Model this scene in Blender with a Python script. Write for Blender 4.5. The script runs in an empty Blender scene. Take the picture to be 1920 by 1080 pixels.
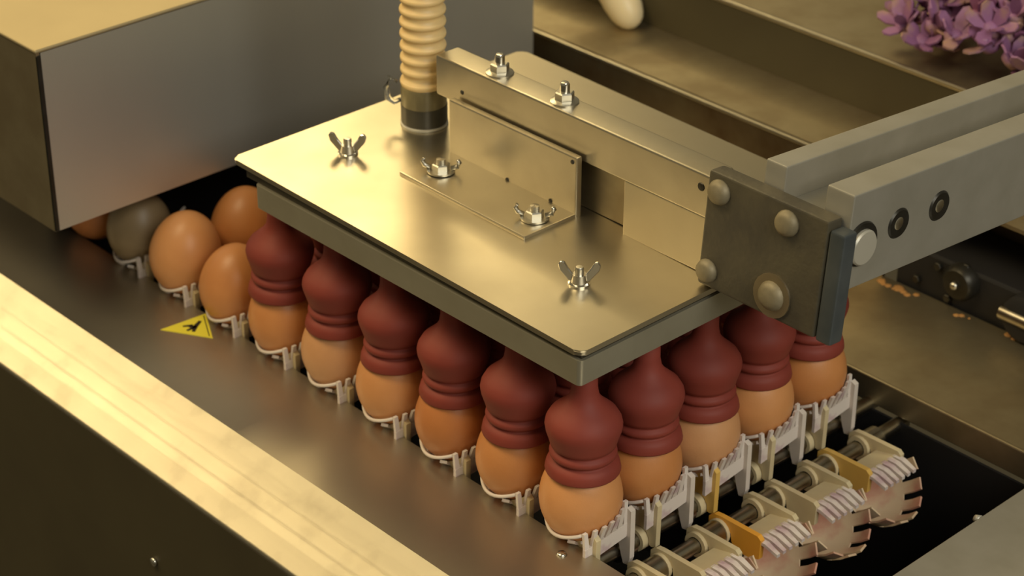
import bpy, bmesh, math, random
from mathutils import Vector, Matrix
random.seed(7)
SC = bpy.context.scene
COL = SC.collection
PI = math.pi
ZO = 0.135            # height of the lifter lid above the steel deck (deck top = 0)

# ------------------------------------------------------------------ camera
cd = bpy.data.cameras.new('camera'); cam = bpy.data.objects.new('camera', cd); COL.objects.link(cam)
cd.sensor_width = 36.0; cd.lens = 4044.35 * 36.0 / 1920.0; cd.clip_start = 0.02; cd.clip_end = 60
cam.matrix_world = Matrix(((0.6836, -0.3636, 0.6329, 0.6722),
                           (0.7299, 0.3345, -0.5962, -0.6822),
                           (0.0051, 0.8694, 0.4940, 0.5827 + ZO),
                           (0, 0, 0, 1)))
cd.dof.use_dof = True; cd.dof.focus_distance = 1.17; cd.dof.aperture_fstop = 11
SC.camera = cam

# ------------------------------------------------------------------ world, lights, exposure
W = bpy.data.worlds.new('world'); SC.world = W; W.use_nodes = True
W.node_tree.nodes['Background'].inputs[0].default_value = (0.60, 0.52, 0.34, 1)
W.node_tree.nodes['Background'].inputs[1].default_value = 0.27

def area(name, loc, target, sx, sy, power, col):
    l = bpy.data.lights.new(name, 'AREA'); l.shape = 'RECTANGLE'; l.size = sx; l.size_y = sy
    l.energy = power; l.color = col
    o = bpy.data.objects.new(name, l); COL.objects.link(o); o.location = loc
    o.rotation_euler = (Vector(target) - Vector(loc)).to_track_quat('-Z', 'Y').to_euler()
    return o
lb_ = area('ceiling_lamp_back', (-2.40, 1.15, 1.75), (-2.40, 1.15, 0), 1.0, 1.5, 44, (1.0, 0.77, 0.38)); lb_.rotation_euler = (0, 0, 0)
area('ceiling_lamp_left', (-2.75, -1.05, 1.75), (-0.1, 0, 0), 1.1, 1.0, 25, (1.0, 0.78, 0.42))
area('ceiling_lamp_over', (-0.55, -0.75, 1.75), (-0.1, 0.05, 0), 0.8, 0.8, 19, (1.0, 0.80, 0.46))
area('ceiling_lamp_front', (1.8, -0.3, 1.5), (0, 0.1, 0), 1.4, 1.0, 28, (0.98, 0.96, 0.86))

SC.view_settings.view_transform = 'Standard'; SC.view_settings.look = 'None'
SC.view_settings.exposure = 0.0; SC.view_settings.gamma = 1.0; SC.view_settings.use_curve_mapping = False

# ------------------------------------------------------------------ materials
MATS = {}
def mat(name, col, rough=0.5, metal=0.0, col2=None, nscale=20, nmix=0.5, rvar=0.0, bump=0.0, bscale=200,
        sss=0.0, trans=0.0, stretch=None, spec=0.5, detail=4, ramp=(0.35, 0.65)):
    m = bpy.data.materials.new(name); m.use_nodes = True
    nt = m.node_tree; b = nt.nodes['Principled BSDF']
    b.inputs['Base Color'].default_value = (*col, 1); b.inputs['Roughness'].default_value = rough
    b.inputs['Metallic'].default_value = metal; b.inputs['Specular IOR Level'].default_value = spec
    if sss: b.inputs['Subsurface Weight'].default_value = sss; b.inputs['Subsurface Radius'].default_value = (0.01, 0.004, 0.002)
    if trans: b.inputs['Transmission Weight'].default_value = trans
    tc = nt.nodes.new('ShaderNodeTexCoord'); mp = nt.nodes.new('ShaderNodeMapping')
    nt.links.new(tc.outputs['Object'], mp.inputs[0])
    if stretch: mp.inputs['Scale'].default_value = stretch
    if col2 or rvar:
        n = nt.nodes.new('ShaderNodeTexNoise'); n.inputs['Scale'].default_value = nscale; n.inputs['Detail'].default_value = detail
        nt.links.new(mp.outputs[0], n.inputs['Vector'])
        cr = nt.nodes.new('ShaderNodeValToRGB'); cr.color_ramp.elements[0].position = ramp[0]; cr.color_ramp.elements[1].position = ramp[1]
        nt.links.new(n.outputs['Fac'], cr.inputs[0])
        if col2:
            mx = nt.nodes.new('ShaderNodeMix'); mx.data_type = 'RGBA'
            mx.inputs[6].default_value = (*col, 1); mx.inputs[7].default_value = (*col2, 1)
            mu = nt.nodes.new('ShaderNodeMath'); mu.operation = 'MULTIPLY'; mu.inputs[1].default_value = nmix
            nt.links.new(cr.outputs[0], mu.inputs[0]); nt.links.new(mu.outputs[0], mx.inputs[0])
            nt.links.new(mx.outputs[2], b.inputs['Base Color'])
        if rvar:
            mr = nt.nodes.new('ShaderNodeMapRange'); mr.inputs['To Min'].default_value = rough - rvar; mr.inputs['To Max'].default_value = rough + rvar
            nt.links.new(n.outputs['Fac'], mr.inputs[0]); nt.links.new(mr.outputs[0], b.inputs['Roughness'])
    if bump:
        n2 = nt.nodes.new('ShaderNodeTexNoise'); n2.inputs['Scale'].default_value = bscale
        nt.links.new(mp.outputs[0], n2.inputs['Vector'])
        bp = nt.nodes.new('ShaderNodeBump'); bp.inputs['Strength'].default_value = bump; bp.inputs['Distance'].default_value = 0.001
        nt.links.new(n2.outputs['Fac'], bp.inputs['Height']); nt.links.new(bp.outputs[0], b.inputs['Normal'])
    MATS[name] = m
    return m
mat('lid_steel', (0.62, 0.56, 0.43), 0.34, 1.0, (0.52, 0.46, 0.34), 18, 0.6, 0.06)
mat('steel', (0.58, 0.53, 0.42), 0.36, 1.0, (0.44, 0.39, 0.29), 25, 0.6, 0.07)
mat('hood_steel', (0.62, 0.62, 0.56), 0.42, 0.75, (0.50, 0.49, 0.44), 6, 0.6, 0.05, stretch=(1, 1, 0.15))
mat('deck_steel', (0.54, 0.49, 0.40), 0.40, 0.97, (0.44, 0.39, 0.30), 14, 0.6, 0.06)
mat('strip_steel', (0.66, 0.60, 0.46), 0.36, 1.0, (0.46, 0.40, 0.29), 40, 0.5, 0.04, ramp=(0.55, 0.8))
mat('arm_alu', (0.46, 0.44, 0.38), 0.46, 0.6, (0.36, 0.34, 0.28), 30, 0.7, 0.08)
mat('dirty_steel', (0.34, 0.28, 0.18), 0.45, 1.0, (0.20, 0.13, 0.07), 22, 0.9, 0.1)
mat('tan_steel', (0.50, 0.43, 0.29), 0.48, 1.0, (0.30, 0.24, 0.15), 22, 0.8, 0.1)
mat('dark_olive', (0.085, 0.07, 0.035), 0.5, 0.3, (0.06, 0.048, 0.025), 10, 0.6)
mat('block_black', (0.055, 0.048, 0.035), 0.42, 0.0, (0.10, 0.085, 0.05), 35, 0.7, 0.1, 0.25, 300)
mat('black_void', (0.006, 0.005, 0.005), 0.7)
mat('dark_iron', (0.05, 0.047, 0.04), 0.4, 0.7, (0.03, 0.025, 0.015), 60, 0.7)
mat('shaft', (0.40, 0.37, 0.30), 0.3, 1.0, (0.22, 0.17, 0.1), 80, 0.6)
mat('gasket', (0.035, 0.028, 0.015), 0.6)
mat('chrome', (0.68, 0.65, 0.58), 0.2, 1.0)
mat('zinc', (0.55, 0.52, 0.44), 0.32, 1.0)
mat('cup_rubber', (0.25, 0.046, 0.030), 0.58, 0.0, (0.19, 0.034, 0.025), 40, 0.6, sss=0.1, spec=0.3)
mat('hose', (0.80, 0.58, 0.27), 0.42, 0.0, (0.72, 0.50, 0.22), 30, 0.5, sss=0.15)
mat('cuff_tan', (0.30, 0.25, 0.12), 0.3, 0.0, (0.10, 0.08, 0.04), 60, 0.8, stretch=(1, 1, 0.3))
mat('cuff_dark', (0.03, 0.027, 0.018), 0.35, 0.0, (0.08, 0.07, 0.05), 50, 0.5)
mat('clear_plastic', (0.8, 0.8, 0.75), 0.1, 0.0, trans=0.92)
mat('white_ring', (0.5, 0.47, 0.39), 0.4, 0.3)
mat('carrier_white', (0.72, 0.64, 0.56), 0.45, 0.0, (0.62, 0.52, 0.48), 60, 0.5, sss=0.05)
mat('carrier_cream', (0.70, 0.59, 0.36), 0.45, 0.0, (0.58, 0.46, 0.27), 60, 0.6, sss=0.05)
mat('carrier_yellow', (0.78, 0.50, 0.12), 0.42, 0.0, (0.68, 0.40, 0.09), 50, 0.5, sss=0.05)
mat('carrier_orange', (0.86, 0.42, 0.05), 0.42, 0.0, (0.80, 0.36, 0.04), 50, 0.5, sss=0.05)
mat('shell_stained', (0.70, 0.54, 0.36), 0.45, 0.0, (0.52, 0.17, 0.14), 45, 0.8, sss=0.05, ramp=(0.46, 0.68))
mat('comb_stained', (0.74, 0.66, 0.60), 0.45, 0.0, (0.42, 0.22, 0.30), 70, 0.7, ramp=(0.5, 0.7))
mat('sticker_yellow', (0.72, 0.62, 0.05), 0.4)
mat('sticker_black', (0.02, 0.016, 0.01), 0.5)
mat('cream_plastic', (0.80, 0.66, 0.40), 0.4, sss=0.1)
mat('purple', (0.27, 0.12, 0.25), 0.55, 0.0, (0.42, 0.27, 0.12), 45, 0.8, sss=0.05, ramp=(0.5, 0.68))
mat('purple_deep', (0.25, 0.085, 0.17), 0.55, 0.0, (0.30, 0.15, 0.30), 40, 0.7, sss=0.05)
mat('orange_grime', (0.45, 0.22, 0.06), 0.7, 0.0, (0.30, 0.15, 0.05), 90, 0.8)
mat('slate', (0.055, 0.065, 0.07), 0.4, 0.2, (0.09, 0.10, 0.10), 50, 0.6)
mat('dull_bolt', (0.26, 0.22, 0.14), 0.55, 0.3, (0.17, 0.14, 0.08), 120, 0.7)
mat('box_steel', (0.40, 0.37, 0.28), 0.4, 0.6, (0.32, 0.29, 0.21), 25, 0.6, 0.05)
mat('hood_top', (0.42, 0.34, 0.19), 0.55, 0.5, (0.36, 0.29, 0.16), 12, 0.6)
mat('floor', (0.06, 0.055, 0.045), 0.7, 0.0, (0.09, 0.08, 0.06), 4, 0.6)
EGGS = []
for i, (a, b) in enumerate([((0.60, 0.25, 0.08), (0.52, 0.20, 0.06)), ((0.66, 0.30, 0.11), (0.58, 0.25, 0.085)),
                            ((0.52, 0.19, 0.055), (0.45, 0.16, 0.045)), ((0.64, 0.33, 0.15), (0.56, 0.27, 0.11))]):
    EGGS.append(mat('egg_shell_%d' % i, a, 0.42, 0.0, b, 45, 0.6, sss=0.06, bump=0.08, bscale=900))
EGG_SHADED = mat('egg_shell_shaded', (0.27, 0.19, 0.10), 0.45, 0.0, (0.2, 0.14, 0.07), 45, 0.6)  # darker shell: shade under the hood put into its colour

# ------------------------------------------------------------------ mesh helpers
OFF = {}
def link(o, parent):
    COL.objects.link(o)
    if parent is not None: o.parent = parent
def thing(name, label, cat, loc=(0, 0, 0), group=None):
    o = bpy.data.objects.new(name, None); o.empty_display_size = 0.02; COL.objects.link(o)
    o.location = loc; OFF[o.name] = Vector(loc); tag(o, label, cat, group); return o
def tag(o, label, cat, group=None, kind=None):
    o['label'] = label; o['category'] = cat
    if group: o['group'] = group
    if kind: o['kind'] = kind
    return o
def obj(name, bm, m, parent=None, smooth=False, loc=None, label=None):
    """link bm (world coordinates) as one mesh object; verts are shifted to the parent's origin"""
    off = Vector((0, 0, 0))
    if parent is not None: off = OFF[parent.name]
    elif loc is not None: off = Vector(loc)
    if off.length: bmesh.ops.translate(bm, verts=bm.verts, vec=-off)
    bmesh.ops.recalc_face_normals(bm, faces=bm.faces)
    me = bpy.data.meshes.new(name); bm.to_mesh(me); bm.free()
    for p in me.polygons: p.use_smooth = bool(smooth)
    if smooth == 'angle':
        try: me.set_sharp_from_angle(angle=math.radians(35))
        except Exception: pass
    me.materials.append(MATS[m] if isinstance(m, str) else m)
    o = bpy.data.objects.new(name, me); link(o, parent)
    if smooth == 'angle':
        wn = o.modifiers.new('weighted_normals', 'WEIGHTED_NORMAL'); wn.keep_sharp = True; wn.weight = 100
    if parent is None: o.location = off
    OFF[o.name] = off
    if label: o['label'] = label
    return o
def copy_tree(src, parent=None):
    c = src.copy(); COL.objects.link(c); c.parent = parent
    OFF[c.name] = OFF[src.name]
    for ch in list(src.children): copy_tree(ch, c)
    return c
def B(): return bmesh.new()
def box(bm, x0, x1, y0, y1, z0, z1, bev=0.0, seg=2, M=None):
    r = bmesh.ops.create_cube(bm, size=1.0); vs = r['verts']
    for v in vs:
        v.co = Vector(((x0 + x1) / 2 + v.co.x * (x1 - x0), (y0 + y1) / 2 + v.co.y * (y1 - y0), (z0 + z1) / 2 + v.co.z * (z1 - z0)))
    if bev:
        es = list({e for v in vs for e in v.link_edges})
        g = bmesh.ops.bevel(bm, geom=es, offset=bev, segments=seg, affect='EDGES', profile=0.5)
        vs = list({v for v in g['verts']} | {v for v in vs if v.is_valid})
    if M is not None: bmesh.ops.transform(bm, matrix=M, verts=vs)
    return vs
def prism(bm, pts, d, M=None):
    """polygon pts (3D list) extruded by vector d"""
    a = [bm.verts.new(p) for p in pts]; b = [bm.verts.new(Vector(p) + Vector(d)) for p in pts]
    n = len(pts); bm.faces.new(a); bm.faces.new(b[::-1])
    for i in range(n): bm.faces.new((a[i], b[i], b[(i + 1) % n], a[(i + 1) % n]))
    if M is not None: bmesh.ops.transform(bm, matrix=M, verts=a + b)
    return a + b
def lathe(bm, prof, c=(0, 0, 0), seg=32, M=None, cap=True):
    """prof: (r, z) list, revolved about Z"""
    rings = []; allv = []
    for r, z in prof:
        if r < 1e-6: v = [bm.verts.new((0, 0, z))]
        else: v = [bm.verts.new((r * math.cos(2 * PI * k / seg), r * math.sin(2 * PI * k / seg), z)) for k in range(seg)]
        rings.append(v); allv += v
    for a, b in zip(rings, rings[1:]):
        for k in range(seg):
            k2 = (k + 1) % seg
            if len(a) == 1 and len(b) == 1: continue
            if len(a) == 1: bm.faces.new((a[0], b[k], b[k2]))
            elif len(b) == 1: bm.faces.new((a[k], b[0], a[k2]))
            else: bm.faces.new((a[k], b[k], b[k2], a[k2]))
    if cap:
        for r in (rings[0], rings[-1]):
            if len(r) > 2: bm.faces.new(r)
    T = Matrix.Translation(c)
    bmesh.ops.transform(bm, matrix=T @ M if M is not None else T, verts=allv)
    return allv
def tube(bm, path, rad, seg=10, closed=False):
    n = len(path); P = [Vector(p) for p in path]; rings = []
    up = Vector((0.13, 0.31, 0.94)).normalized()
    for i in range(n):
        t = (P[min(i + 1, n - 1)] - P[max(i - 1, 0)]).normalized()
        s = t.cross(up)
        if s.length < 0.05: s = t.cross(Vector((1, 0, 0)))
        s.normalize(); u = s.cross(t)
        r = rad[i] if isinstance(rad, (list, tuple)) else rad
        rings.append([bm.verts.new(P[i] + r * (math.cos(2 * PI * k / seg) * s + math.sin(2 * PI * k / seg) * u)) for k in range(seg)])
    for a, b in zip(rings, rings[1:]):
        for k in range(seg): bm.faces.new((a[k], a[(k + 1) % seg], b[(k + 1) % seg], b[k]))
    bm.faces.new(rings[0][::-1]); bm.faces.new(rings[-1])
def rot(axis, deg): return Matrix.Rotation(math.radians(deg), 4, axis)
def rrect(x0, x1, y0, y1, r, z, n=5):
    pts = []
    for cx, cy, a0 in ((x1 - r, y1 - r, 0), (x0 + r, y1 - r, 90), (x0 + r, y0 + r, 180), (x1 - r, y0 + r, 270)):
        for k in range(n + 1):
            a = math.radians(a0 + 90 * k / n); pts.append((cx + r * math.cos(a), cy + r * math.sin(a), z))
    return pts
def hexbolt(bm, c, r, h, M=None, dome=0.0, seg=6):
    prof = [(r, 0), (r, h * 0.85), (r * 0.86, h)]
    if dome: prof += [(r * 0.45, h + dome)]
    prof += [(0, h + dome)]
    lathe(bm, [(0, 0)] + prof, c, seg, M)
ORD = ['first', 'second', 'third', 'fourth', 'fifth', 'sixth', 'seventh', 'eighth', 'ninth']

# ------------------------------------------------------------------ setting
bm = B(); box(bm, -4, 4, -4, 4, -0.95, -0.9)
o = obj('floor', bm, 'floor'); o['kind'] = 'structure'; o['label'] = 'dark concrete floor under the machine'

# near deck: sheet bent over into a sloping strip and a front skirt
dk = thing('conveyor_side_deck', 'smooth steel deck along the near side of the egg conveyor with a yellow sticker', 'machine deck', (-0.3, -0.05, 0))
bm = B(); prism(bm, [(-0.95, -0.0585, 0), (0.30, -0.0585, 0), (0.30, 0.012, 0), (-0.95, 0.012, 0)], (0, 0, -0.003))
obj('deck_sheet', bm, 'deck_steel', dk)
# sloping strip with a rolled lower edge
bm = B()
ang = 34.0
prof = [(-0.0595, 0.0012), (-0.0990, -0.02544)]
for k in range(1, 11):
    a = math.radians(ang + (90 - ang) * k / 10)
    c0 = (-0.0990 + 0.004 * math.sin(math.radians(ang)), -0.02544 - 0.004 * math.cos(math.radians(ang)))
    prof.append((c0[0] - 0.004 * math.sin(a), c0[1] + 0.004 * math.cos(a)))
outer = [[bm.verts.new((x, y, z)) for (y, z) in prof] for x in (-0.95, 0.30)]
for k in range(len(prof) - 1): bm.faces.new((outer[0][k], outer[1][k], outer[1][k + 1], outer[0][k + 1]))
bmesh.ops.solidify(bm, geom=bm.faces[:], thickness=0.0025)
obj('sloping_strip', bm, 'strip_steel', dk, False, label='bright sloping strip along the near edge')
y_sk = prof[-1][0]; z_sk = prof[-1][1]
bm = B(); box(bm, -0.95, 0.30, y_sk, y_sk + 0.003, -0.55, z_sk)
obj('front_skirt', bm, 'dark_olive', dk, label='dark front skirt')  # dark olive instead of steel: shade on this side put into the colour
bm = B(); lathe(bm, [(0, 0.0016), (0.0024, 0.0013), (0.0032, 0.0)], (-0.0107, 0.0, 0.0), 14)
obj('rivet', bm, 'chrome', dk, True, label='small bright rivet')
# screw on the skirt
bm = B(); lathe(bm, [(0, 0.0025), (0.0028, 0.002), (0.0034, 0)], (-0.268, y_sk, -0.095), 12, rot('X', 90))
obj('screw', bm, 'chrome', dk, True, label='small screw in the skirt')

# warning sticker (flat print)
st = thing('warning_sticker', 'small yellow triangular warning sticker with black figure on the dark deck', 'sticker', (-0.35, -0.004, 0.0))
T = [Vector((-0.3615, -0.0220, 0)), Vector((-0.3300, -0.0035, 0)), Vector((-0.3585, 0.0118, 0))]
cen = sum(T, Vector()) / 3
def tri(s, z, th):
    bm = B(); prism(bm, [cen + (p - cen) * s + Vector((0, 0, z)) for p in T], (0, 0, th)); return bm
obj('sticker_face', tri(1.0, 0.0, 0.0004), 'sticker_yellow', st)
bm = B()
for i in range(3):
    a = cen + (T[i] - cen) * 0.86; b = cen + (T[(i + 1) % 3] - cen) * 0.86
    a2 = cen + (T[i] - cen) * 0.80; b2 = cen + (T[(i + 1) % 3] - cen) * 0.80
    if i == 1:
        prism(bm, [p + Vector((0, 0, 0.0004)) for p in (a, b, b2, a2)], (0, 0, 0.0002))
obj('border_line', bm, 'sticker_black', st)
bm = B()
ax = (T[0] - (T[1] + T[2]) / 2).normalized(); ay = Vector((-ax.y, ax.x, 0))
def q(u, v): return cen + ax * u + ay * v + Vector((0, 0, 0.0004))
for poly in ([(-0.006, -0.0062), (-0.004, -0.0072), (0.0, -0.001), (0.001, 0.006), (-0.001, 0.0066), (-0.003, 0.0005)],
             [(-0.0015, -0.0015), (0.0045, 0.0035), (0.0035, 0.005), (-0.003, 0.0008)],
             [(0.0, -0.003), (0.0065, -0.0025), (0.0065, -0.0008), (0.0, -0.0005)]):
    prism(bm, [q(*p) for p in poly], (0, 0, 0.0002))
lathe(bm, [(0, 0.0006), (0.0018, 0.0006), (0.0018, 0.0004)], q(0.0012, -0.0008) - Vector((0, 0, 0.0004)), 10)
obj('black_figure', bm, 'sticker_black', st)

# hood (steel box over the conveyor)
hx, hy0, hy1, hz0, hz1 = -0.4147, -0.0600, 0.3620, 0.065, 0.191
hd = thing('machine_hood', 'large folded stainless steel hood over the conveyor', 'machine hood', (-0.7, 0.15, hz0))
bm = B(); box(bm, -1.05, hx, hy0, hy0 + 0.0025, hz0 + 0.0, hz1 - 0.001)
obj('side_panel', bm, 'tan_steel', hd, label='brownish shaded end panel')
bm = B(); box(bm, hx - 0.0025, hx, hy0 + 0.0032, hy1, hz0, hz1 - 0.0028)
box(bm, hx - 0.014, hx - 0.0025, hy0 + 0.0032, hy1, hz0, hz0 + 0.002)
obj('front_panel', bm, 'hood_steel', hd, label='brushed steel front panel')
bm = B(); box(bm, -1.05, hx + 0.0006, hy0 - 0.0008, hy1, hz1 - 0.0026, hz1, 0.0011, 3)
obj('top_panel', bm, 'hood_top', hd, 'angle')
bm = B(); box(bm, -1.05, hx - 0.003, hy1 - 0.0025, hy1, hz0, hz1 - 0.003)
obj('far_panel', bm, 'hood_steel', hd)
bm = B(); box(bm, hx - 0.0012, hx + 0.0006, hy0, hy0 + 0.0032, hz0, hz1 - 0.004, 0.0005, 1)
obj('corner_seam', bm, 'dark_iron', hd, label='dark folded corner seam')
# black sheet added to keep the inside of the hood dark
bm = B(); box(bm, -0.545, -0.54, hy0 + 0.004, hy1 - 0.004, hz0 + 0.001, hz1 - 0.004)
obj('dark_backing', bm, 'black_void', hd, label='added black sheet darkening the inside of the hood')

bm = B(); box(bm, -0.548, -0.543, 0.0125, 0.2675, -0.229, 0.060)  # black panel added to block light entering under the hood
tag(obj('light_block', bm, 'black_void', loc=(-0.545, 0.14, -0.229)), 'added black panel blocking light in the tunnel below the hood', 'light blocker')
# void below the conveyor: its darkness put into black panels
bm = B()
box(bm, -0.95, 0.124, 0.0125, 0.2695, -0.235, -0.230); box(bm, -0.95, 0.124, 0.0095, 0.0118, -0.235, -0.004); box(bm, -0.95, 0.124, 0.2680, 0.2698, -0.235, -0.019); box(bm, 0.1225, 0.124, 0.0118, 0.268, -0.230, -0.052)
tag(obj('conveyor_trough', bm, 'black_void', loc=(-0.3, 0.15, -0.235)), 'trough under the empty egg carriers, black for the dark of the void', 'trough')

# table on the far side of the conveyor
tb = thing('conveyor_far_table', 'tan steel table strip on the far side of the conveyor', 'machine deck', (0, 0.33, 0))
bm = B(); box(bm, -0.95, 0.45, 0.2725, 0.382, -0.003, 0.0)
obj('table_sheet', bm, 'tan_steel', tb)
bm = B(); box(bm, -0.95, 0.45, 0.2705, 0.2735, -0.017, 0.0018, 0.001, 2)
obj('edge_lip', bm, 'tan_steel', tb, label='upright lip along the table edge')

# cross plate at the conveyor end
cp = thing('cross_plate', 'flat grey steel plate across the end of the conveyor in the lower right corner', 'steel plate', (0.3, 0.1, 0))
bm = B(); box(bm, 0.1252, 0.55, 0.02, 0.2695, -0.004, 0.0, 0.0008, 1); obj('plate_sheet', bm, 'arm_alu', cp)
bm = B(); box(bm, 0.127, 0.1295, 0.02, 0.2695, -0.05, -0.004); obj('down_flange', bm, 'deck_steel', cp)
bm = B(); lathe(bm, [(0, 0.004), (0.002, 0.0035), (0.003, 0)], (0.1252, 0.2, -0.0025), 10, rot('Y', -90)); obj('pin', bm, 'white_ring', cp, True)

# back channels: brown face, flat shelf, dark face, upper shelf
z1 = ZO - 0.061; z2 = ZO - 0.0185
br = thing('brown_side_rail', 'grimy brown steel rail with a bright top edge behind the suction head', 'rail', (-0.4, 0.38, 0))
bm = B(); box(bm, -0.95, -0.088, 0.380, 0.383, -0.01, z1 - 0.001); obj('rail_face', bm, 'dirty_steel', br)
bm = B(); box(bm, -0.95, -0.05, 0.3785, 0.3818, z1 - 0.0022, z1 + 0.0008, 0.0008, 2); obj('top_edge', bm, 'steel', br, label='bright narrow top edge')
sh = thing('lower_shelf', 'flat tan steel shelf strip behind the brown rail', 'steel shelf', (-0.4, 0.42, z1))
bm = B(); box(bm, -0.95, 0.45, 0.3842, 0.453, z1 - 0.003, z1 - 0.0002); obj('shelf_sheet', bm, 'tan_steel', sh)
rb = thing('dark_back_beam', 'dark olive beam with a bright edge below the purple heap', 'beam', (-0.3, 0.452, z1))
bm = B(); box(bm, -0.95, 0.45, 0.452, 0.4545, z1 - 0.02, z2 - 0.001); obj('beam_face', bm, 'dark_olive', rb)
bm = B(); box(bm, -0.95, 0.45, 0.4508, 0.4545, z2 - 0.002, z2 + 0.0016, 0.001, 2); obj('beam_edge', bm, 'steel', rb, label='bright edge')
us = thing('upper_shelf', 'flat tan steel tray holding the purple pieces', 'steel shelf', (-0.2, 0.55, z2))
bm = B(); box(bm, -0.95, 0.45, 0.4548, 0.578, z2 - 0.004, z2 - 0.001); obj('tray_sheet', bm, 'tan_steel', us)
bb = thing('rear_machine_panel', 'dark panel behind the purple pieces at the top edge', 'machine panel', (-0.2, 0.6, z2))
bm = B(); box(bm, -0.95, 0.45, 0.5785, 0.582, z2 - 0.02, z2 + 0.012); obj('panel_face', bm, 'dark_olive', bb)
bm = B(); box(bm, -0.95, 0.45, 0.582, 0.95, z2 + 0.008, z2 + 0.012); obj('panel_top', bm, 'tan_steel', bb)

# dark mechanism at the right behind the table
mc = thing('black_drive_unit', 'black greasy drive unit with bolts under the lifting arm at the right edge', 'drive unit', (0.0, 0.40, 0))
bm = B(); box(bm, -0.080, 0.115, 0.3845, 0.44, -0.01, 0.030, 0.002, 2); obj('housing', bm, 'black_void', mc)
bm = B(); lathe(bm, [(0, 0.009), (0.010, 0.009), (0.0125, 0.006), (0.013, 0)], (-0.026, 0.3845, 0.021), 24, rot('X', 90)); obj('bearing', bm, 'dark_iron', mc, 'angle')
bm = B(); lathe(bm, [(0, 0.004), (0.0026, 0.003), (0.003, 0)], (-0.026, 0.3755, 0.021), 12, rot('X', 90)); obj('bearing_screw', bm, 'zinc', mc, True)
for x, z in ((-0.046, 0.024), (-0.062, 0.008), (-0.024, 0.032), (-0.036, 0.004)):
    bm = B(); hexbolt(bm, (x, 0.3845, z), 0.003, 0.003, rot('X', 90)); obj('bolt', bm, 'dark_iron', mc)
bm = B(); tube(bm, [(0.012, 0.374, 0.018), (0.04, 0.374, 0.018)], 0.005, 14); obj('drive_pin', bm, 'shaft', mc, 'angle')
bm = B(); lathe(bm, [(0, -0.012), (0.016, -0.012), (0.016, 0.0), (0.011, 0.002), (0, 0.002)], (0.028, 0.374, 0.018), 24, rot('X', 90)); obj('wheel', bm, 'black_void', mc, 'angle')
bm = B(); box(bm, -0.06, 0.45, 0.4405, 0.4515, -0.05, z1 - 0.004); obj('back_plate', bm, 'dirty_steel', mc)
bm = B()
for i in range(26):
    x = random.uniform(-0.088, -0.055) if i < 14 else random.uniform(-0.085, 0.1); y = random.uniform(0.372, 0.3805)
    r_ = random.uniform(0.001, 0.004); lathe(bm, [(0, 0.0005), (r_ * 0.7, 0.0004), (r_, 0)], (x, y, 0), random.choice((5, 6, 7)))
o = obj('grime', bm, 'orange_grime', tb, True, label='orange grime along the back of the table'); o['kind'] = 'stuff'

# ------------------------------------------------------------------ conveyor carriers
PX, PY = 0.0535, 0.049
def lane_y(j): return 0.0240 + PY * j
def row_x(i): return -0.0205 - PX * i
EC = ZO - 0.1105      # egg centre height
def bowl(bm, R=0.0248, az0=-68, az1=68, e0=-82, e1=-22, slot_e=-56, nf=6, th=0.0016, M=None):
    """half bowl facing +X around the origin; upper edge cut into nf fingers"""
    n = nf * 2 - 1; vs = {}; faces = []
    els = [e0, e0 + (slot_e - e0) * 0.3, e0 + (slot_e - e0) * 0.65, slot_e, (slot_e + e1) / 2, e1]
    ws = [1.5 if k % 2 == 0 else 1.0 for k in range(n)]; tot = sum(ws); azs = [az0]; acc = 0
    for w in ws: acc += w; azs.append(az0 + (az1 - az0) * acc / tot)
    def V(i, j, s):
        key = (i, j, s)
        if key not in vs:
            r = R + s * th; a = math.radians(azs[j]); e = math.radians(els[i])
            vs[key] = bm.verts.new((r * math.cos(e) * math.cos(a), r * math.cos(e) * math.sin(a), r * 1.12 * math.sin(e)))
        return vs[key]
    def solid(i, j): return 0 <= i < len(els) - 1 and 0 <= j < n and not (i >= 3 and j % 2 == 1)
    for i in range(len(els) - 1):
        for j in range(n):
            if not solid(i, j): continue
            bm.faces.new((V(i, j, 0), V(i, j + 1, 0), V(i + 1, j + 1, 0), V(i + 1, j, 0)))
            bm.faces.new((V(i, j, 1), V(i + 1, j, 1), V(i + 1, j + 1, 1), V(i, j + 1, 1)))
            for (di, dj, a, b) in ((-1, 0, (i, j), (i, j + 1)), (1, 0, (i + 1, j), (i + 1, j + 1)), (0, -1, (i, j), (i + 1, j)), (0, 1, (i, j + 1), (i + 1, j + 1))):
                if not solid(i + di, j + dj):
                    bm.faces.new((V(*a, 0), V(*a, 1), V(*b, 1), V(*b, 0)))
    if M is not None: bmesh.ops.transform(bm, matrix=M, verts=list(vs.values()))
def arm_plate(bm, y, pts, th=0.003):
    prism(bm, [(x, y - th / 2, z) for x, z in pts], (0, th, 0))

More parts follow.
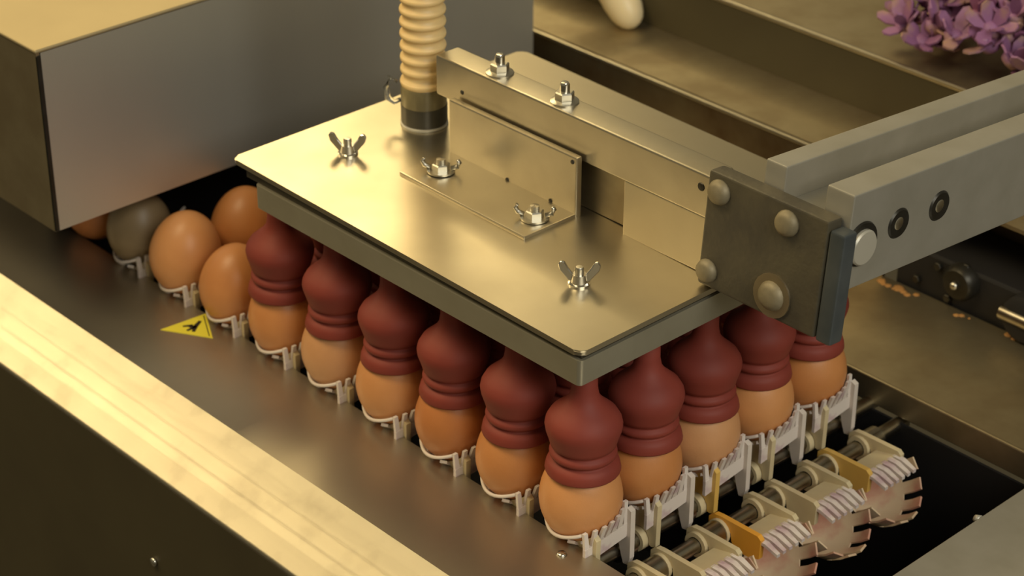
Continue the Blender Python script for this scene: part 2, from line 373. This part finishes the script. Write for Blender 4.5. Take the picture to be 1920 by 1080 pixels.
# closed carrier under an egg: origin at egg centre
CLOSED = None
def make_closed():
    t = thing('egg_carrier', 'x', 'egg carrier')
    bm = B(); bowl(bm, e1=-46, slot_e=-54); obj('cradle', bm, 'carrier_white', t, 'angle')
    bm = B(); bowl(bm, e1=-44, slot_e=-52, az0=-80, az1=80, M=rot('Z', 180)); obj('back_cradle', bm, 'carrier_white', t, 'angle')
    # front comb: solid band with fingers that rise and hug the egg
    bm = B()
    def zt(y): return -0.0095 + (y + 0.0135) * 0.27
    def zb(y): return -0.0275 + 0.12 * y
    def xe(y, z): return math.sqrt(max(0.0232 ** 2 * (1 - (z / 0.0275) ** 2) - y * y, 1e-6)) + 0.0014
    prism(bm, [(0.0192, -0.0170, -0.0195), (0.0192, 0.0170, -0.0165), (0.0192, 0.0170, zb(0.017)), (0.0192, -0.0170, zb(-0.017))], (0.0020, 0, 0))
    for k in range(7):
        yc = -0.0152 + 0.00505 * k; w = 0.0017; z0 = -0.0190 + (yc + 0.017) * 0.09; z1_ = zt(yc)
        xt = max(xe(yc, z1_), 0.0178)
        va = [bm.verts.new(p) for p in ((0.0192, yc - w, z0 - 0.001), (0.0192, yc + w, z0 - 0.001), (xt, yc + w * 0.8, z1_), (xt, yc - w * 0.8, z1_))]
        vb = [bm.verts.new(v.co + Vector((0.0018, 0, 0))) for v in va]
        bm.faces.new(va); bm.faces.new(vb[::-1])
        for q_ in range(4): bm.faces.new((va[q_], vb[q_], vb[(q_ + 1) % 4], va[(q_ + 1) % 4]))
    obj('front_comb', bm, 'comb_stained', t)
    # near rib with the hub, far rib tapering to a leg
    bm = B(); arm_plate(bm, -0.0095, [(0.002, -0.0260), (0.0150, -0.0185), (0.0212, -0.0125), (0.0240, -0.0150), (0.0235, -0.0430), (0.0205, -0.0445), (0.0185, -0.0440), (0.0182, -0.0395), (0.0160, -0.0362), (0.0125, -0.0348), (0.0085, -0.0352), (0.0040, -0.0360)], 0.0036)
    obj('near_rib', bm, 'carrier_cream', t)
    bm = B(); arm_plate(bm, 0.0178, [(0.0120, -0.0190), (0.0205, -0.0065), (0.0238, -0.0080), (0.0240, -0.0400), (0.0222, -0.0450), (0.0190, -0.0455), (0.0170, -0.0400), (0.0135, -0.0270)], 0.0036)
    obj('far_rib', bm, 'carrier_white', t)
    bm = B(); lathe(bm, [(0.0050, -0.0035), (0.0074, -0.0035), (0.0074, 0.0035), (0.0050, 0.0035)], (0.0105, -0.0120, -0.0425), 18, rot('X', 90), cap=False); obj('hub', bm, 'carrier_cream', t, 'angle')
    # near-side rim: thin curved lip hugging the egg
    bm = B(); path = []
    for k in range(21):
        a = math.radians(-190 + 150 * k / 20); e = math.radians(-24 - 20 * math.sin(PI * k / 20))
        path.append((0.0256 * math.cos(e) * math.cos(a), 0.0256 * math.cos(e) * math.sin(a), 0.0256 * 1.1 * math.sin(e)))
    tube(bm, path, 0.0011, 6); obj('rim', bm, 'carrier_white', t, True)
    return t
proto_c = make_closed(); first = True
closed_set = [(i, 0) for i in range(9)] + [(0, j) for j in range(1, 5)] + [(1, j) for j in range(1, 5)] + [(7, 1), (6, 1), (8, 1)]
for (i, j) in closed_set:
    c = proto_c if first else copy_tree(proto_c); first = False
    c.location = (row_x(i), lane_y(j), EC)
    if i == 0:
        lab = ('white slotted plastic carrier under the egg at the front corner' if j == 0 else 'white slotted plastic carrier under the %s egg from the corner along the right side' % ORD[j]); g = None
    elif j == 0:
        lab = 'white plastic carrier rim under the %s egg from the front corner along the left side' % ORD[i]; g = None
    else:
        lab = 'plastic egg carrier hidden among the inner eggs under the suction head'; g = 'inner egg carriers'
    if (i, j) == (0, 2):
        for ch in c.children:
            if ch.name.startswith('near_rib'): ch.data = ch.data.copy(); ch.data.materials[0] = MATS['carrier_yellow']; ch['label'] = 'yellow near rib'
    c['label'] = lab; c['group'] = g or 'egg carriers in use'

# shafts
def shaft(x, z, lab, r=0.0048):
    s = thing('conveyor_shaft', lab, 'shaft', (x, 0.14, z), 'conveyor shafts')
    bm = B(); tube(bm, [(x, 0.0125, z), (x, 0.277, z)], r, 16); obj('rod', bm, 'shaft', s, 'angle')
    for j in range(5):
        bm = B(); lathe(bm, [(0.0049, -0.006), (0.0075, -0.006), (0.0075, 0.006), (0.0049, 0.006)], (x, lane_y(j) + 0.0245 - 0.001, z), 18, rot('X', 90), cap=False)
        obj('spacer', bm, 'shaft', s, 'angle')
    return s
shaft(row_x(0) + 0.0105, EC - 0.0425, 'steel conveyor shaft under the eggs nearest the lower right')
shaft(0.0135, ZO - 0.1575, 'steel conveyor shaft carrying the empty cream carriers')
bm = B(); box(bm, -0.004, 0.005, 0.0125, 0.277, -0.052, -0.034, 0.002, 2)
tag(obj('conveyor_cross_bar', bm, 'dark_iron', loc=(0.008, 0.14, -0.048)), 'dark greasy cross bar between the full and the empty carriers', 'bar')

# empty carriers: ribs and comb (upper half), stained shell (lower half)
SX, SZ = 0.0135, ZO - 0.1575
rib_cols = {4: ('carrier_yellow', 'carrier_cream'), 3: ('carrier_cream', 'carrier_cream'), 2: ('carrier_orange', 'carrier_cream'), 1: ('carrier_cream', 'carrier_cream'), 0: ('carrier_cream', 'carrier_cream')}
ecl = {4: 'empty cream carrier with a yellow rib farthest up the lower shaft', 3: 'empty cream carrier between the yellow and the orange ribbed ones', 2: 'empty cream carrier with a bright orange rib',
       1: 'empty cream carrier just below the orange ribbed one', 0: 'empty cream carrier cut by the bottom edge of the picture'}
for j in range(5):
    y = lane_y(j)
    t = thing('empty_egg_carrier', ecl[j], 'egg carrier', (SX, y, SZ), 'empty egg carriers')
    for s in (-1, 1):
        yy = y + s * 0.0150
        bm = B()
        pts = [(-0.0090, 0.0060), (-0.0050, 0.0092), (0.0, 0.0098), (0.0280, 0.0105), (0.0305, 0.0085), (0.0300, -0.0045), (0.0240, -0.0070), (0.0120, -0.0075), (0.0090, -0.0030), (0.0080, 0.0020), (0.0050, 0.0055), (0.0, 0.0068), (-0.0045, 0.0056), (-0.0066, 0.0020), (-0.0072, -0.0010), (-0.0092, -0.0010)]
        arm_plate(bm, yy, [(SX + u, SZ + v) for u, v in pts], 0.0034)
        m = rib_cols[j][0 if s < 0 else 1]
        obj('rib', bm, m, t, label='bright %s rib' % m.split('_')[1] if m in ('carrier_yellow', 'carrier_orange') else None)
        bm = B(); lathe(bm, [(0.0052, -0.0012), (0.0080, -0.0012), (0.0080, 0.0012), (0.0052, 0.0012)], (SX, yy - 0.0029, SZ), 18, rot('X', 90), cap=False); obj('hub', bm, 'carrier_cream', t, 'angle')
    # web between the ribs with a comb of short fingers
    bm = B(); prism(bm, [(SX + 0.0120, y - 0.0135, SZ + 0.0015), (SX + 0.0120, y + 0.0135, SZ + 0.0015), (SX + 0.0270, y + 0.0135, SZ + 0.0055), (SX + 0.0270, y - 0.0135, SZ + 0.0055)], (0, 0, 0.0020))
    obj('web', bm, 'carrier_cream', t)
    for k in range(6):
        bm = B(); yk = y - 0.0140 + k * 0.0054; w = 0.0019
        prism(bm, [(SX + 0.0260, yk - w, SZ + 0.0052), (SX + 0.0260, yk + w, SZ + 0.0052), (SX + 0.0330, yk + w, SZ + 0.0052), (SX + 0.0420, yk + w * 0.7, SZ + 0.0022), (SX + 0.0420, yk - w * 0.7, SZ + 0.0022), (SX + 0.0330, yk - w, SZ + 0.0052)], (0, 0, 0.0022))
        obj('finger', bm, 'comb_stained', t)
    # shell: concave fan below the comb, fingers outward
    M = Matrix.Translation((SX + 0.0270, y - 0.001, SZ + 0.0020)) @ rot('Y', 48) @ Matrix.Diagonal((1, 0.78, 1, 1))
    bm = B(); bowl(bm, R=0.0330, az0=-86, az1=86, e0=-78, e1=6, slot_e=-17, nf=8, th=0.0013, M=M)
    obj('shell', bm, 'shell_stained', t, 'angle', label='fan shaped shell with red stains')

# ------------------------------------------------------------------ eggs
def egg_bm(R=0.0232, up=0.0290, dn=0.0275, seg=36, n=24):
    prof = []
    for k in range(n + 1):
        t = -PI / 2 + PI * k / n
        z = math.sin(t); r = math.cos(t)
        prof.append((0 if k in (0, n) else R * r * (1 - 0.05 * max(z, 0)), z * (up if z > 0 else dn)))
    bm = B(); lathe(bm, prof, seg=seg, cap=False); return bm
egg_me = None
def egg(i, j, m, lab, tilt=(0, 0), sc=1.0, dz=0.0):
    global egg_me
    if egg_me is None:
        o = obj('egg', egg_bm(), m, None, True); egg_me = o.data
    else:
        o = bpy.data.objects.new('egg', egg_me); COL.objects.link(o)
    o.material_slots[0].link = 'OBJECT'; o.material_slots[0].material = m
    o.location = (row_x(i), lane_y(j), EC + dz); o.rotation_euler = (math.radians(tilt[0]), math.radians(tilt[1]), random.uniform(0, 6))
    o.scale = (sc, sc, sc)
    tag(o, lab, 'egg', 'brown eggs on the conveyor'); return o
left_m = [1, 0, 2, 1, 3, 0]
for i in range(6):
    egg(i, 0, EGGS[left_m[i]], 'brown egg under the suction cup at the front corner' if i == 0 else 'brown egg under the %s suction cup from the front corner along the left side' % ORD[i], sc=(1.02, 0.99, 0.98, 1.0, 0.99, 1.0)[i])
for j, mi in ((1, 0), (2, 3), (3, 1), (4, 0)):
    egg(0, j, EGGS[mi], 'brown egg under the %s suction cup from the corner along the right side' % ORD[j], sc=(1, 1.02, 0.99, 1)[j - 1])
egg(6, 0, EGGS[0], 'bare orange brown egg just left of the last capped egg', (10, -6), 0.98)
egg(7, 0, EGGS[1], 'large bare brown egg, leftmost of the fully lit eggs', (6, 8), 1.04, 0.002)
egg(8, 0, EGG_SHADED, 'dull shaded egg half hidden under the hood edge', (0, 5), 0.97)
egg(7, 1, EGGS[0], 'bare brown egg in the second lane behind the large leftmost egg', (8, 6), 1.0, 0.004)
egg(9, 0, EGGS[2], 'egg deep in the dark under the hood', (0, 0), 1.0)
for (i, j) in [(1, 1), (1, 2), (1, 3), (1, 4), (2, 1), (3, 1), (4, 1), (5, 1), (6, 1)]:
    o = egg(i, j, EGGS[(i + j) % 3], 'egg in an inner lane, nearly hidden behind the outer eggs'); o['group'] = 'inner eggs under the suction head'

# ------------------------------------------------------------------ vacuum lifting head
LH = thing('vacuum_lifting_head', 'square steel suction head with wing nuts and maroon suction cups over the eggs', 'egg lifter', (-0.15, 0.12, ZO))
def lz(x): return ZO - x / 0.30 * 0.0045
def tilt_lid(bm):
    for v in bm.verts: v.co.z += -v.co.x / 0.30 * 0.0045
LX0, LX1, LY0, LY1 = -0.301, 0.0, 0.0, 0.2425
bm = B(); vs = prism(bm, rrect(LX0, LX1, LY0, LY1, 0.005, ZO - 0.0032), (0, 0, 0.0032))
es = [e for e in bm.edges if abs(e.verts[0].co.z - e.verts[1].co.z) < 1e-6]
bmesh.ops.bevel(bm, geom=es, offset=0.0008, segments=2, affect='EDGES')
tilt_lid(bm); obj('lid', bm, 'lid_steel', LH, 'angle')
bm = B(); box(bm, LX0 + 0.010, LX1 - 0.0025, LY0 + 0.0035, LY1 - 0.006, ZO - 0.0062, ZO - 0.0032)
for v in bm.verts:
    if v.co.z > ZO - 0.004: v.co.z += -v.co.x / 0.30 * 0.0045
obj('gasket', bm, 'gasket', LH, label='dark gasket wedge standing in for the shadow gap under the lid')  # dark wedge put in for the shadow between lid and box
# chamber: four walls and a floor
wz0, wz1 = ZO - 0.0212, ZO - 0.0060
cx0, cx1, cy0, cy1 = LX0 + 0.0215, LX1 - 0.0006, LY0 + 0.0006, LY1 - 0.004
bm = B(); prism(bm, rrect(cx0, cx1, cy0, cy1, 0.003, wz0, 4), (0, 0, wz1 - wz0))
obj('vacuum_box', bm, 'box_steel', LH, 'angle', label='shallow steel box below the lid')
# suction cups
CUP = [(0.0, -0.018), (0.0068, -0.018), (0.0072, -0.040), (0.0082, -0.0455), (0.0108, -0.0500), (0.0150, -0.0545), (0.0188, -0.0585), (0.0210, -0.0630), (0.0216, -0.0665), (0.0211, -0.0705), (0.0200, -0.0745), (0.0190, -0.0785),
       (0.0184, -0.0812), (0.0170, -0.0822), (0.0167, -0.0832), (0.0172, -0.0842), (0.0186, -0.0852), (0.0190, -0.0872), (0.0186, -0.0890), (0.0172, -0.0898), (0.0168, -0.0908), (0.0176, -0.0918), (0.0196, -0.0930), (0.0206, -0.0960), (0.0213, -0.1000), (0.0211, -0.1008), (0.0204, -0.1004), (0.0190, -0.0965), (0.0168, -0.0920), (0.0138, -0.0875), (0.008, -0.0845), (0.0, -0.0835)]
CUP = [(r, z if z > -0.0455 else -0.0455 + (z + 0.0455) * 0.85) for r, z in CUP]
bm = B(); lathe(bm, CUP, (0, 0, 0), 32, cap=False); cup0 = obj('suction_cup', bm, 'cup_rubber', None, True)
cup0.parent = LH
def cup(o, i, j):
    L = Vector((row_x(i) + random.uniform(-0.0008, 0.0008), lane_y(j), ZO + random.uniform(-0.001, 0.0012))) - OFF[LH.name]
    o.location = L; o.rotation_euler = (math.radians(random.uniform(-1, 1)), math.radians(random.uniform(-1, 1)), random.uniform(0, 6)); o.scale = (1, 1, 1)
k = 0
for i in range(6):
    for j in range(5):
        if i >= 2 and j >= 2: continue
        c = cup0 if k == 0 else cup0.copy()
        if k: COL.objects.link(c); c.parent = LH
        cup(c, i, j); k += 1
cup0['label'] = 'maroon rubber bellows cup'
# bracket (angle plate) on the lid
bX0, bX1 = -0.2170, -0.1070
bk = obj('bracket', (lambda b: (box(b, bX0, bX1, 0.1020, 0.1068, ZO + 0.000, ZO + 0.0400, 0.0012, 2), b)[1])(B()), 'steel', LH, 'angle', label='upright angle bracket')
bm = B(); box(bm, bX0 + 0.0005, bX1 - 0.0005, 0.0615, 0.1030, ZO + 0.0005, ZO + 0.0035, 0.0008, 2)
for v in bm.verts: v.co.z += -v.co.x / 0.30 * 0.0035 - 0.0008
obj('bracket_foot', bm, 'lid_steel', bk, 'angle')
for x, y in ((-0.1995, 0.0800), (-0.1195, 0.0812)):
    z = lz(x) + 0.0026
    bm = B(); lathe(bm, [(0.0, 0), (0.0085, 0), (0.0085, 0.0011), (0.0, 0.0011)], (x, y, z), 24); w = obj('washer', bm, 'zinc', bk, 'angle')
    bm = B(); hexbolt(bm, (x, y, z + 0.001), 0.0055, 0.0042); lathe(bm, [(0.0028, 0), (0.0028, 0.008), (0, 0.0085)], (x, y, z), 12, cap=False); obj('nut', bm, 'zinc', bk)
    bm = B()
    for s in (-1, 1):
        tube(bm, [(x + s * 0.005, y + s * 0.004, z + 0.002), (x + s * 0.0078, y + s * 0.0063, z + 0.0035), (x + s * 0.0088, y + s * 0.007, z + 0.0062), (x + s * 0.008, y + s * 0.0064, z + 0.0082)], [0.0015, 0.0016, 0.0015, 0.0011], 8)
    obj('nut_wing', bm, 'zinc', bk, True)
for x, z in ((-0.1105, 0.0365), (-0.128, 0.003), (-0.165, 0.002)):
    bm = B(); lathe(bm, [(0, 0.0006), (0.0012, 0.0005), (0.0014, 0)], (x, 0.1020, ZO + max(z, 0.005)), 10, rot('X', 90)); obj('rivet', bm, 'dark_iron', bk)
# cross beam
bY0, bY1 = 0.1085, 0.1270
bm = B(); box(bm, -0.2360, -0.0110, bY0, bY1, ZO + 0.0350, ZO + 0.0612, 0.0015, 2)
cbm = obj('cross_beam', bm, 'steel', LH, 'angle', label='square steel cross beam')
bm = B(); box(bm, -0.0760, -0.0110, bY0 + 0.0005, bY1 - 0.0005, ZO + 0.0005, ZO + 0.0352, 0.0008, 2); obj('beam_support', bm, 'lid_steel', LH, 'angle')
bm = B(); box(bm, -0.2150, -0.0765, bY0 + 0.007, bY1 - 0.001, ZO + 0.002, ZO + 0.0348); obj('beam_packing', bm, 'tan_steel', LH)
bm = B(); lathe(bm, [(0, 0.0005), (0.0022, 0.0004), (0.0026, 0)], (-0.0180, bY0, ZO + 0.0530), 12, rot('X', 90)); obj('screw', bm, 'dark_iron', cbm)  # dark disc standing in for a hole near the beam end
bm = B(); lathe(bm, [(0, 0.0005), (0.0012, 0.0004), (0.0016, 0)], (-0.2120, bY0, ZO + 0.0440), 12, rot('X', 90)); obj('screw', bm, 'dark_iron', cbm)
for x in (-0.1895, -0.1345):
    c = (x, 0.1185, ZO + 0.0612)
    bm = B(); lathe(bm, [(0, 0), (0.0085, 0), (0.0085, 0.0008), (0.006, 0.0016), (0, 0.0016)], c, 24); obj('washer', bm, 'zinc', cbm, 'angle')
    bm = B(); hexbolt(bm, (c[0], c[1], c[2] + 0.0016), 0.0058, 0.0050); obj('nut', bm, 'zinc', cbm)
    bm = B(); lathe(bm, [(0.0030, 0), (0.0030, 0.0108), (0.0022, 0.0122), (0, 0.0124)], c, 14, cap=False); obj('stud', bm, 'chrome', cbm, 'angle')
# wing nuts
for x, y, a in ((-0.2580, 0.0560, 38), (-0.0520, 0.0505, 42)):
    z = lz(x); R = Matrix.Translation((x, y, z)) @ rot('Z', a)
    bm = B(); lathe(bm, [(0, 0), (0.0062, 0), (0.0062, 0.0010), (0.0048, 0.0014), (0.0040, 0.0062), (0.0, 0.0062)], (0, 0, 0), 20, R); wn = obj('wing_nut', bm, 'chrome', LH, 'angle')
    bm = B(); lathe(bm, [(0.0026, 0.0), (0.0026, 0.0095), (0.002, 0.0105), (0, 0.0106)], (0, 0, 0), 12, R, cap=False); obj('stud', bm, 'zinc', wn, 'angle')
    for s in (-1, 1):
        pts = [(s * 0.003, 0, 0.0015), (s * 0.0055, 0, 0.0018), (s * 0.0110, 0, 0.0085), (s * 0.0118, 0, 0.0118), (s * 0.0104, 0, 0.0140), (s * 0.0082, 0, 0.0136), (s * 0.0060, 0, 0.0095), (s * 0.0035, 0, 0.0062)]
        bm = B(); prism(bm, [(p[0], -0.001, p[2]) for p in pts], (0, 0.002, 0), R); bmesh.ops.bevel(bm, geom=bm.edges[:], offset=0.0005, segments=1, affect='EDGES'); obj('wing', bm, 'chrome', wn)

# ------------------------------------------------------------------ hose
HX, HY = -0.2600, 0.1195
hz = lz(HX)
hs = thing('vacuum_hose', 'cream corrugated vacuum hose rising from the suction head lid', 'hose', (HX, HY, hz))
bm = B(); prof = []
z = hz + 0.024; nr = 0
zz = z
while zz < hz + 0.20:
    prof += [(0.0126, zz), (0.0126, zz + 0.0034), (0.0142, zz + 0.0042), (0.0145, zz + 0.0056), (0.0142, zz + 0.0070)]
    zz += 0.0078
vs = lathe(bm, prof, (HX, HY, 0), 32, cap=False)
for v in vs:
    d = max(0, v.co.z - hz - 0.04)
    v.co.x -= 0.012 * 0 + d * d * 0.35; v.co.y += d * d * 0.3
obj('corrugated_tube', bm, 'hose', hs, True)
bm = B(); lathe(bm, [(0.0128, 0.0255), (0.0140, 0.0268), (0.0148, 0.0290), (0.0144, 0.0305), (0.0126, 0.0305)], (HX, HY, hz), 32, cap=False); obj('hose_end_ring', bm, 'hose', hs, True)
bm = B(); lathe(bm, [(0.0125, 0.0135), (0.0143, 0.0135), (0.0146, 0.0255), (0.0136, 0.0270), (0.0125, 0.0270)], (HX, HY, hz), 32, cap=False); obj('cuff', bm, 'cuff_tan', hs, 'angle', label='ribbed olive cuff')
bm = B(); lathe(bm, [(0.0, 0.0015), (0.0142, 0.0015), (0.0147, 0.003), (0.0147, 0.0138), (0.0, 0.0138)], (HX, HY, hz), 32, cap=False); obj('socket', bm, 'cuff_dark', hs, 'angle', label='dark socket at the hose base')
bm = B(); lathe(bm, [(0.0, 0.0), (0.0152, 0.0), (0.0152, 0.0012), (0.0142, 0.0018), (0.0, 0.0018)], (HX, HY, hz), 32, cap=False); obj('base_ring', bm, 'white_ring', hs, 'angle', label='pale ring at the base')
bm = B(); ex = Vector((-0.68, -0.73, 0)); ey = Vector((0, 0, 1)); c0 = Vector((HX, HY, hz + 0.022)) + ex * 0.0145
tube(bm, [c0 + ey * -0.006, c0 + ex * 0.004 + ey * -0.008, c0 + ex * 0.008 + ey * -0.005, c0 + ex * 0.009 + ey * 0.002, c0 + ex * 0.007 + ey * 0.009, c0 + ex * 0.002 + ey * 0.006], [0.0014, 0.0018, 0.002, 0.002, 0.0016, 0.0012], 8)
obj('clip_ear', bm, 'clear_plastic', hs, True, label='clear clip ear')

# ------------------------------------------------------------------ lifting arm (pitched a little)
AR = thing('lifting_arm', 'heavy grey aluminium channel arm with dark bolted end plate carrying the suction head', 'lifting arm', (0.05, 0.11, ZO + 0.036))
PH = Matrix.Translation((0.0, 0.10, ZO + 0.036)) @ rot('X', -4.6)      # local: y along arm, z up
def lb(x0, x1, y0, y1, z0, z1, bev=0.001): 
    bm = B(); box(bm, x0, x1, y0, y1, z0, z1, bev, 2, PH); return bm
aT, aB = 0.0465, -0.0090
AL = 0.44
obj('channel_side', lb(0.0610, 0.0792, 0.0125, AL, aB, aT, 0.0012), 'arm_alu', AR, 'angle', label='near wall of the channel with bolts')
obj('channel_side', lb(0.0195, 0.0340, 0.0125, AL, aB, aT, 0.0012), 'arm_alu', AR, 'angle', label='far wall of the channel')
obj('channel_floor', lb(0.0341, 0.0609, 0.0125, AL, aB, aT - 0.020, 0.0), 'arm_alu', AR)
bm = B(); box(bm, -0.0080, 0.0745, 0.0, 0.0120, -0.0340, 0.0335, 0.0018, 2, PH)
ep = obj('end_plate', bm, 'block_black', AR, 'angle', label='thick black end plate with bolts')
for x, z, rr in ((0.0014, 0.0235, 0.0072), (0.0487, 0.0232, 0.0074), (-0.0010, -0.0240, 0.0068), (0.0448, -0.0205, 0.0085)):
    bm = B(); lathe(bm, [(0, 0.0050), (rr * 0.55, 0.0048), (rr * 0.85, 0.0036), (rr, 0.0012), (rr, 0)], (0, 0, 0), 20, PH @ Matrix.Translation((x, 0.0, z)) @ rot('X', 90))
    obj('bolt_head', bm, 'dull_bolt', ep, True)
bm = B(); lathe(bm, [(0, 0.0012), (0.0125, 0.0012), (0.0125, 0)], (0, 0, 0), 20, PH @ Matrix.Translation((0.0448, 0.0, -0.0205)) @ rot('X', 90)); obj('washer', bm, 'tan_steel', ep, 'angle')
bm = B(); box(bm, 0.0748, 0.0850, 0.0010, 0.0120, -0.0350, 0.0290, 0.0018, 2, PH); obj('pivot_strap', bm, 'slate', AR, 'angle', label='dark strap on the side of the end plate')
# round pivot pin and recessed screws on the near wall
def side_disc(y, z, prof, m, name, seg=28, lab=None):
    bm = B(); lathe(bm, prof, (0, 0, 0), seg, PH @ Matrix.Translation((0.0792, y, z)) @ rot('Y', 90)); return obj(name, bm, m, AR, 'angle', label=lab)
side_disc(0.0235, 0.0165, [(0, 0.0012), (0.0122, 0.0012), (0.0128, 0)], 'dark_iron', 'pivot_ring')
side_disc(0.0230, 0.0155, [(0, 0.0040), (0.0092, 0.0038), (0.0100, 0.0028), (0.0100, 0)], 'white_ring', 'pivot_pin', lab='bright round pivot pin')
for y, z in ((0.0545, 0.0200), (0.0900, 0.0208)):
    side_disc(y, z, [(0.0042, 0.0006), (0.0078, 0.0010), (0.0088, 0)], 'dark_iron', 'screw_recess')
    side_disc(y, z, [(0, 0.0010), (0.0028, 0.0009), (0.0040, 0.0005), (0.0044, 0)], 'zinc', 'screw', 16)

# ------------------------------------------------------------------ cream tube end at the top
bm = B(); P0 = Vector((-0.380, 0.436, z1 + 0.003)); d = Vector((-0.52, 0.06, 0.50)).normalized()
path = [P0 + d * t for t in (0.0, 0.0015, 0.004, 0.008, 0.014, 0.022, 0.035, 0.06, 0.10, 0.16)]
tube(bm, path, [0.002, 0.006, 0.0090, 0.0114, 0.0134, 0.0146, 0.0152, 0.0156, 0.0158, 0.0158], 20)
tag(obj('cream_tube', bm, 'cream_plastic', None, True, loc=P0), 'cream rounded plastic tube end poking in at the top edge', 'tube')

# ------------------------------------------------------------------ purple heap
def purple_proto(seed, m):
    r = random.Random(seed); t = thing('purple_spiky_piece', 'x', 'plastic piece')
    bm = B(); lathe(bm, [(0, -0.004), (0.006, -0.003), (0.0075, 0.001), (0.004, 0.004), (0, 0.005)], (0, 0, 0), 10); obj('core', bm, m, t, True)
    n = 6
    for k in range(n):
        a = 2 * PI * k / n + r.uniform(-0.2, 0.2); el = math.radians(r.uniform(15, 60)); L = r.uniform(0.016, 0.023)
        M = rot('Z', math.degrees(a)) @ rot('Y', -math.degrees(el))
        bm = B(); w = r.uniform(0.0042, 0.0060)
        prism(bm, [(0.003, -0.002, -0.0008), (L * 0.55, -w, 0.0002), (L * 0.9, -w * 0.7, 0.001), (L, 0, 0.0016), (L * 0.9, w * 0.7, 0.001), (L * 0.55, w, 0.0002), (0.003, 0.002, -0.0008)], (0, 0, 0.0014), M)
        obj('prong', bm, m, t)
    return t
protos = [purple_proto(1, 'purple'), purple_proto(2, 'purple_deep'), purple_proto(3, 'purple')]
used = set(); spots = []
rr = random.Random(11)
while len(spots) < 70:
    u = rr.uniform(0, 1); v = rr.uniform(0, 1)
    x = -0.170 + 0.125 * u; y = 0.467 + 0.100 * v
    if y + 0.0 > 0.57: continue
    h = 0.008 + 0.050 * max(0.0, 1 - ((x + 0.09) / 0.10) ** 2) * max(0.0, 1 - ((y - 0.525) / 0.075) ** 2) * rr.uniform(0.2, 1.0)
    p = Vector((x, y, z2 + h))
    if all((p - s).length > 0.0105 for s in spots): spots.append(p)
for n, p in enumerate(spots):
    s = n % 3; t = protos[s] if s not in used else copy_tree(protos[s]); used.add(s)
    t.location = p; t.rotation_euler = (rr.uniform(-0.7, 0.7), rr.uniform(-0.7, 0.7), rr.uniform(0, 6.28))
    t['label'] = ('mauve and yellowish plastic piece with pointed prongs in the upper right heap', 'deep purple plastic piece with pointed prongs in the upper right heap', 'mauve and yellowish plastic piece with pointed prongs in the upper right heap')[s]; t['group'] = 'purple pieces in the heap'
